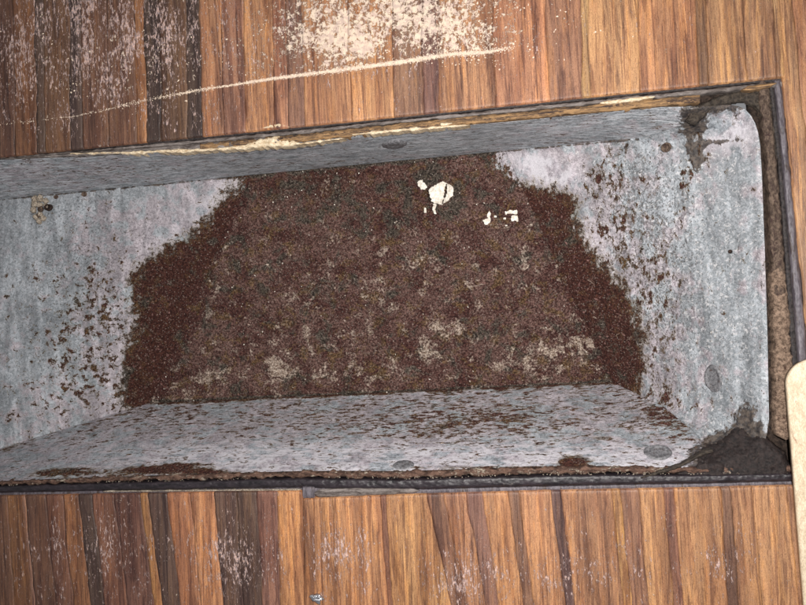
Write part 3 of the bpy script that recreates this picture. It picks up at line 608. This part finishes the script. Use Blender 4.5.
band('corner_tab', [(302.5, 486.5), (314, 486.5)], [(302.5, 499), (314, 498.5)], -1.0, .5, M_PURPLE, trim, 10, .8, .1, 51, 4, .1, 'small square grey tab where the lower strip steps down')
band('filler_band', [(314, 489.5), (350, 488), (385, 487.5), (420, 489)], [(314, 498), (350, 496.6), (385, 495), (420, 492.5)], -1.3, .6, M_GREYB, trim, 9, 1.0, .35, 53, 4, .4, 'pale worn stretch of the lower strip')
band('seam', [(103, 490.8), (150, 490.4), (300, 489)], [(103, 492.2), (150, 491.8), (300, 490.6)], -.9, .5, M_CRUMB, trim, 5, 1.1, .15, 55, 2, .3, 'thin pale line along the lower strip')
# grit lodged in the lower joint
def crumbs(name, pts, nrm, size, mat, flat=.6, parent=None):
    """many small irregular lumps (octahedra) in one mesh"""
    n = len(pts); base = np.array([[1, 0, 0], [0, 1, 0], [-1, 0, 0], [0, -1, 0], [0, 0, 1], [0, 0, -1]], float)
    V = base[None] * (1 + .45 * rng.standard_normal((n, 6, 1)) * .6)
    V += rng.standard_normal(V.shape) * .16
    th = rng.uniform(0, 2 * math.pi, n); c, s = np.cos(th), np.sin(th)
    st = rng.uniform(.65, 1.35, (n, 1)); X = V[..., 0] * st; Y = V[..., 1] / st
    V = np.stack([X * c[:, None] - Y * s[:, None], X * s[:, None] + Y * c[:, None], V[..., 2] * flat], -1)
    V *= size[:, None, None]
    if nrm is not None:
        z = nrm / np.linalg.norm(nrm, axis=1, keepdims=True); x = np.cross(np.array([0, 1, 0.]), z); x /= np.linalg.norm(x, axis=1, keepdims=True); y = np.cross(z, x)
        V = V[..., 0:1] * x[:, None] + V[..., 1:2] * y[:, None] + V[..., 2:3] * z[:, None]
    V += pts[:, None]
    T = np.array([[0, 1, 4], [1, 2, 4], [2, 3, 4], [3, 0, 4], [1, 0, 5], [2, 1, 5], [3, 2, 5], [0, 3, 5]])
    tr = (T[None] + 6 * np.arange(n)[:, None, None]).reshape(-1, 3)
    return mesh_obj(name, V.reshape(-1, 3), None, mat, parent, tris=tr, smooth=False)
n = 420; x = rng.uniform(-40, 790, n); dens = vnoise(np.stack([x / 40, x * 0, x * 0], -1), 4); x = x[dens > -.35]; n = len(x)
k = rng.normal(.32, .045, n); P = np.array([at(*bb(a, b), -1.5) for a, b in zip(x, k)])
o = crumbs('joint_grit', P, None, rng.uniform(.07, .28, n) * 1e-3, M_CRUMB, .7); tag(o, 'line of pale grit caught in the joint below the tray', 'grit', kind='stuff')

# ------------------------------------------------------------------ sealant lumps
_sx = [np.stack([a[::4, ::4].ravel(), b[::4, ::4].ravel(), c[::4, ::4, 2].ravel() * 1e3], 1) for a, b, c, _ in (PANEL['right'], PANEL['bottom'], PANEL['top'])]
_sx = np.concatenate(_sx); _sx = _sx[_sx[:, 0] > 620]
def surf(px, py):
    f = np.stack([px.ravel(), py.ravel()], 1); out = np.empty(len(f))
    for i in range(0, len(f), 500):
        d = ((f[i:i + 500, None] - _sx[None, :, :2]) ** 2).sum(-1); k = np.argsort(d, 1)[:, :4]
        out[i:i + 500] = _sx[k, 2].mean(1)
    return out.reshape(px.shape)
def blob(name, poly, z0, h, mat, label, cat, wpx=8, seed=3, rough=.8, step=1.0, zfun=None, parent=None, bulge=0.):
    p = np.array(poly); x0, y0 = p.min(0) - 2; x1, y1 = p.max(0) + 2
    nu, nv = int((x1 - x0) / step) + 1, int((y1 - y0) / step) + 1
    px, py = np.meshgrid(np.linspace(x0, x1, nu), np.linspace(y0, y1, nv), indexing='ij')
    P = at(px, py, z0); d = sdist(px, py, poly) + 3.2 * fbm(P, 4, 4, seed)
    zz = z0 + (h * (sstep(0, wpx, d)) ** .6 + rough * sstep(0, 4, d) * (fbm(P, 4, 4, seed + 4) + .35 * fbm(P, 1.2, 3, seed + 8)) + bulge * sstep(0, wpx * 3, d))
    if zfun is not None: zz = zz + zfun(px, py)
    P = at(px, py, np.where(d > 0, zz, zz - 1.5))
    keep = d > -1.2; q = grid_quads(nu, nv); k = keep.ravel(); q = q[k[q].all(1)]
    used = np.unique(q); mp = np.full(nu * nv, -1); mp[used] = np.arange(len(used)); co = P.reshape(-1, 3)[used]; q = mp[q]
    # close below: walls and underside
    nn = len(co); und = co - np.array([0, 0, .0015]); e = {}
    for f in q:
        for a in range(4):
            ed = (f[a], f[(a + 1) % 4]); e[ed] = 1
    walls = [(a, a + nn, b + nn, b) for (a, b) in e if (b, a) not in e]
    q2 = np.concatenate([q, q[:, ::-1] + nn, np.array(walls)])
    o = mesh_obj(name, np.concatenate([co, und]), q2, mat, parent)
    if cat: tag(o, label, cat, 'sealant lumps at the corners of the opening')
    elif label: o['label'] = label
    return o
blob('sealant_lump', [(690, 456), (704, 444), (722, 436), (733, 424), (744, 426), (752, 434), (768, 436), (776, 448), (786, 452), (792, 470), (792, 484), (740, 486), (668, 484), (676, 474), (694, 464)], -.1, 1.3, M_SEAL,
     'dark glossy sealant lump in the lower right corner of the opening', 'sealant', 8, 3, .8, zfun=lambda a, b: surf(a, b), bulge=.3)
blob('sealant_lump', [(686, 120), (696, 108), (712, 98), (730, 94), (752, 92), (765, 88), (781, 85), (783, 112), (786, 150), (782, 180), (777, 160), (768, 150), (765, 128), (758, 108), (744, 101), (724, 103), (708, 112), (696, 124)], -.2, .3, M_SEALT,
     'grey-brown sealant smeared round the upper right corner of the opening', 'sealant', 6, 23, .8, zfun=lambda a, b: np.maximum(surf(a, b), -4) + .25)
# torn lip of the tray by the lower right corner
band('torn_lip', [(640, 477), (655, 472), (680, 464), (702, 452), (712, 449)], [(642, 479), (656, 475), (681, 467.5), (703, 456), (713, 452)], -1.2, .8, M_SEALT, tray, 6, 1, .3, 71, 2, .5, 'bent pale lip of the tray')

# ------------------------------------------------------------------ loose bits
def floor_pt(x, y):
    for key in ('floor',): return on(key, x, y)
def chip(poly, z_lift, tilt, mat, label, curl=0., thick=.35, th=0, name='paint_flake', cat='paint flake', group=None, key='floor'):
    """a thin curled chip cut to an outline (pixels), lying on the tray"""
    p = np.array(poly, float); c = p.mean(0)
    base, n = on(key, c[0], c[1]); zb = base[2] * 1e3
    x0, y0 = p.min(0); x1, y1 = p.max(0); st = max(.35, max(x1 - x0, y1 - y0) / 44)
    nu, nv = int((x1 - x0) / st) + 3, int((y1 - y0) / st) + 3
    px, py = np.meshgrid(np.linspace(x0 - st, x1 + st, nu), np.linspace(y0 - st, y1 + st, nv), indexing='ij')
    d = sdist(px, py, poly); R = max(x1 - x0, y1 - y0) / 2
    d = d + min(.6, R * .12) * fbm(at(px, py, zb), .9, 3, 91 + int(c[1])) * 2.6
    u, v = (px - c[0]) / R, (py - c[1]) / R; ca, sa = math.cos(th), math.sin(th); w_ = u * ca + v * sa
    P0 = at(px, py, zb)
    zz = zb + .45 + z_lift + tilt * w_ + curl * w_ ** 2 + .45 * fbm(P0, 1.5, 3, int(c[0])) * min(1, R / 6)
    if R > 9: zz = zz + 1.4 * (1 - np.clip(u * u + v * v, 0, 1.5))
    P = at(px, py, zz); keep = d > -.4 * st
    q = grid_quads(nu, nv); q = q[keep.ravel()[q].all(1)]
    if not len(q): q = grid_quads(nu, nv)
    used = np.unique(q); mp = np.full(nu * nv, -1); mp[used] = np.arange(len(used)); co = P.reshape(-1, 3)[used]; q = mp[q]; nn = len(co)
    e = {(f[a], f[(a + 1) % 4]) for f in q for a in range(4)}
    walls = [(a, a + nn, b + nn, b) for (a, b) in e if (b, a) not in e]
    o = mesh_obj(name, np.concatenate([co, co - np.array([0, 0, thick * 1e-3])]), np.concatenate([q, q[:, ::-1] + nn, np.array(walls)]), mat)
    if label and cat: group = 'paint flakes scattered on the rusty base'
    tag(o, label, cat, group); return o
big = empty('paint_flake', (0, 0, 0)); tag(big, 'largest white paint flake, curled, standing on the rust near the upper side', 'paint flake', 'paint flakes scattered on the rusty base')
for pl, nm, lift, tl, cu, th in [([(428, 190), (434, 185.5), (442.5, 180.3), (447, 182.5), (444.5, 190), (444, 197), (441.7, 205), (436, 203.5), (431.5, 202), (430, 196)], 'shell', 2.2, -1.6, -.9, .5),
                             ([(446, 183), (452, 185.5), (454, 190), (453, 195), (448, 201), (442, 204.5), (445, 197), (447.2, 193), (446.6, 188)], 'curl', 2.6, 1.8, -1.0, .2),
                             ([(433, 202), (436, 203), (435.3, 208), (436, 214), (433.5, 213.5), (432.8, 208)], 'tail', .8, .5, 0, 1.5)]:
    o = chip(pl, lift, tl, M_FLAKE, None, cu, .4, th, nm, None); o.parent = big
chip([(417, 183), (419.5, 179.6), (422, 180), (424, 183), (427, 186), (425.5, 190), (421, 189), (419, 186.5)], .7, .5, M_FLAKE, 'small white flake just left of the largest curled one', -.3, .4, .4)
chip([(424, 207.6), (426.3, 207.6), (426.4, 212.4), (424.2, 212.6)], .1, .1, M_FLAKE, 'tiny upright white fleck below and left of the largest flake')
chip([(487.5, 214), (489.3, 211.4), (491, 212.2), (490, 216), (491, 219), (490.2, 222.5), (487, 224.5), (484, 224), (483, 221), (485, 218.6), (487.4, 218)], .5, .4, M_FLAKE, 'white flake shaped like a keyhole, midway to the oblong chip', .1, .4, 1.2)
chip([(504.8, 210.6), (516.8, 210.2), (517.4, 213.4), (505.2, 214.2)], .3, .2, M_FLAKE, 'oblong cream chip lying above a square one', 0, .6)
chip([(511, 215.6), (518, 215.2), (518.2, 221.2), (511.4, 221)], .3, .3, M_FLAKE, 'square white chip just below the oblong cream one', 0, .6)
for x, y, l in [(495.3, 216.4, 'tiny white speck just right of the keyhole-shaped flake'), (506.3, 225.4, 'tiny white speck below the oblong chip'), (504.6, 218.4, 'tiny cream speck left of the square chip')]:
    chip([(x - 1.3, y - .8), (x + 1.2, y - 1), (x + 1.4, y + .8), (x - 1, y + 1)], .1, 0, M_FLAKE, l)

# fine white specks and rust grains
def scatter(key, n, wfun):
    px, py, P, nn = PANEL[key]; pf, yf = px.ravel(), py.ravel(); wt = np.clip(wfun(pf, yf), 0, None); wt = wt / wt.sum()
    i = rng.choice(len(pf), n, p=wt); return P.reshape(-1, 3)[i] + rng.normal(0, .0002, (n, 3)) * np.array([1, 1, .2]), nn.reshape(-1, 3)[i]
pts, nn = scatter('floor', 170, lambda a, b: (a > -1e9) * (1. + 1.0 * gau(a, b, 300, 210, 90, 40)))
o = crumbs('white_specks', pts + nn * .0003, nn, rng.uniform(.10, .34, 170) ** 1.0 * 1e-3, M_FLAKE, .7); tag(o, 'tiny white specks sprinkled over the rusty base', 'specks', kind='stuff')
G = []; GN = []
for key, n in (('floor', 1500), ('left', 500), ('right', 700)):
    a, b = scatter(key, n, lambda p, q: sstep(0, 14, sdist(p, q, RUSTP)) + .0005); G.append(a); GN.append(b)
G = np.concatenate(G); GN = np.concatenate(GN)
o = crumbs('rust_grains', G + GN * .00012, GN, (.10 + .18 * rng.random(len(G)) + .55 * rng.random(len(G)) ** 14) * 1e-3, M_GRAIN, .7); tag(o, 'loose granular rust covering the base and lower slopes', 'rust', kind='stuff')

# sawdust on the wood: the thick patch and the scribed line
def wood_pts(px, py): return at(px, py, 0.05)
line = [(-10, 126), (40, 120), (75, 116), (100, 111), (150, 99), (200, 90), (270, 79), (300, 75), (355, 68), (400, 62), (450, 54), (490, 52), (515, 46)]
ln = pline(line, 2400); k = rng.random(2400) < np.interp(ln[:, 0], [-10, 60, 140, 200, 260, 300, 470, 515], [.06, .12, .3, .6, 1, 1, 1, .4]); ln = ln[k]
ln = np.concatenate([ln, ln + rng.normal(0, .3, ln.shape)])
wd = np.interp(ln[:, 0], [0, 200, 300, 400, 515], [1.0, .9, 1.1, 1.5, 2.0]) * (1 + .6 * vnoise(np.stack([ln[:, 0] / 14, ln[:, 0] * 0, ln[:, 0] * 0], -1), 8))
lx, ly = ln[:, 0] + rng.normal(0, 1, len(ln)), ln[:, 1] + rng.normal(0, 1, len(ln)) * wd
o = crumbs('dust_line', wood_pts(lx, ly), None, rng.uniform(.06, .24, len(ln)) * 1e-3, M_DUST, .45); tag(o, 'thin pale line of sawdust across the wood above the tray', 'sawdust', kind='stuff')
n = 34000; px = rng.uniform(-20, 640, n); py = rng.uniform(-40, 120, n)
Pn = at(px, py, 0)
dn = (1.2 * gau(px, py, 425, 15, 75, 46) + .6 * gau(px, py, 345, 52, 24, 20) + .35 * gau(px, py, 300, 30, 45, 45) + .3 * gau(px, py, 480, 60, 70, 26) + .10 * gau(px, py, 120, 60, 150, 60) + .06) * sstep(0, 5, np.interp(px, [0, 270, 330, 400, 520], [140, 80, 71, 62, 60]) + 4 - py + 6 * rng.random(n))
cl = sstep(-.15, .45, fbm(Pn, 4.0, 4, 77))
kp = rng.random(n) < dn * cl * .8; px, py = px[kp], py[kp]
o = crumbs('sawdust', wood_pts(px, py), None, (.07 + .30 * rng.random(len(px)) ** 2.5) * 1e-3, M_DUST, .45); tag(o, 'patch of pale sawdust on the wood above the tray', 'sawdust', kind='stuff')

# pale crumb of mortar with a dark socket at the left
p0, n0 = on('left', 41, 208)
cr = empty('mortar_crumb', tuple(p0)); tag(cr, 'crusty pale nodule with a dark hollow on the left of the tray', 'mortar crumb')
def lump(name, centre, r, mat, parent, seed, nseg=18, amp=.35):
    u = np.linspace(0, math.pi, nseg)[:, None]; v = np.linspace(0, 2 * math.pi, nseg * 2 + 1)[None]
    d = np.stack([np.sin(u) * np.cos(v), np.sin(u) * np.sin(v), np.cos(u) + 0 * v], -1)
    rr = 1 + amp * fbm(d * .001 + seed * .013, .55, 3, seed); P = d * rr[..., None] * np.array(r) * 1e-3 + np.array(centre)
    o = mesh_obj(name, P.reshape(-1, 3), grid_quads(nseg, nseg * 2 + 1), mat, parent); return o
cr.location = (0, 0, 0)
R2 = random.Random(4)
for i, (dx, dy, r) in enumerate([(36, 199, 1.5), (41, 198.5, 1.4), (46, 201, 1.3), (36, 205, 1.5), (35, 211, 1.3), (37, 217, 1.2), (39.5, 222, 1.3), (44, 219, 1.2), (41, 214, 1.3), (47, 206, 1.0), (40, 205, 1.2)]):
    p, n_ = on('left', dx, dy); lump('granule', p + n_ * .0006, (r, r * 1.1, r), M_CRUMB, cr, i + 3, 12, .6)
for dx, dy, r in [(42, 210, 1.3), (40, 216, 1.0)]:
    p, n_ = on('left', dx, dy); lump('dark_granule', p + n_ * .0010, (r, r, r * .9), M_BROWN, cr, 40 + int(dx), 12, .6)
hk = disc_on('hollow', 'left', 50.5, 208, 1.6, 1.8, 2.2, M_DARKMETAL, cr, 'dark ring-shaped hollow', hollow=True)
for pt in [(50, 233), (27, 224), (108, 207), (118, 210)]:
    pass

# shiny scrap on the wood below
p = at(317, 598, 0); sp = lump('metal_scrap', p + np.array([0, 0, .0006]), (2.3, 1.7, 1.0), M_SCRAP, None, 5, 14, .8); tag(sp, 'small shiny silver scrap on the wood below the tray', 'metal scrap')

# wooden stick lying over the right edge
def stick():
    a = at(796, 362, 0)[:2]; # top of the round end
    ax0 = np.array(at(784.5, 392, 0)[:2]); ax1 = np.array(at(801.5, 605, 0)[:2]); dr = (ax0 - ax1) / np.linalg.norm(ax0 - ax1); nr = np.array([dr[1], -dr[0]])
    wd = .0185; r = wd / 2; c = ax0 + nr * r + dr * (.0025)          # centre of the round end
    L = .15; out = []
    for k in range(33):
        t = math.pi * (1 - k / 32); out.append(c + nr * r * math.cos(t) + dr * r * .93 * math.sin(t))
    out.append(c + nr * r - dr * L * .5); out.append(c + nr * r - dr * L)
    for k in range(1, 16):
        t = -math.pi * k / 16; out.append(c - dr * L + nr * r * math.cos(t) + dr * r * math.sin(t))
    out.append(c - nr * r - dr * L); out.append(c - nr * r - dr * L * .5)
    out = np.array(out); n = len(out); cen = out.mean(0)
    def ring(inset, z): 
        v = out - (c - dr * L * .5); 
        vn = v.copy(); al = v @ dr; ac = v @ nr; s = np.clip(np.abs(al) - L * .5, 0, None)
        tgt = np.outer(np.clip(al, -L * .5, L * .5), dr); dd = v - tgt; ln_ = np.linalg.norm(dd, axis=1, keepdims=True)
        return np.concatenate([c - dr * L * .5 + tgt + dd * (1 - inset / np.maximum(ln_, 1e-6)), np.full((n, 1), z)], 1)
    z0 = .0006; rings = [ring(.0, z0), ring(0, z0 + .0014), ring(.00025, z0 + .0018), ring(.0006, z0 + .0020)]
    core = np.concatenate([c - dr * L * .5 + np.outer(np.clip((out - (c - dr * L * .5)) @ dr, -L * .5, L * .5), dr), np.full((n, 1), z0 + .0020)], 1)
    core2 = core.copy(); core2[:, 2] = z0
    R_ = [core2] + rings + [core]; co = np.concatenate(R_); q = []
    for i in range(len(R_) - 1):
        for k in range(n):
            k1 = (k + 1) % n; q.append((i * n + k, i * n + k1, (i + 1) * n + k1, (i + 1) * n + k))
    o = mesh_obj('wooden_stick', co, q, M_STICK)
    tag(o, 'pale round-ended wooden stick lying at the right edge of the photo', 'wooden stick')
stick()
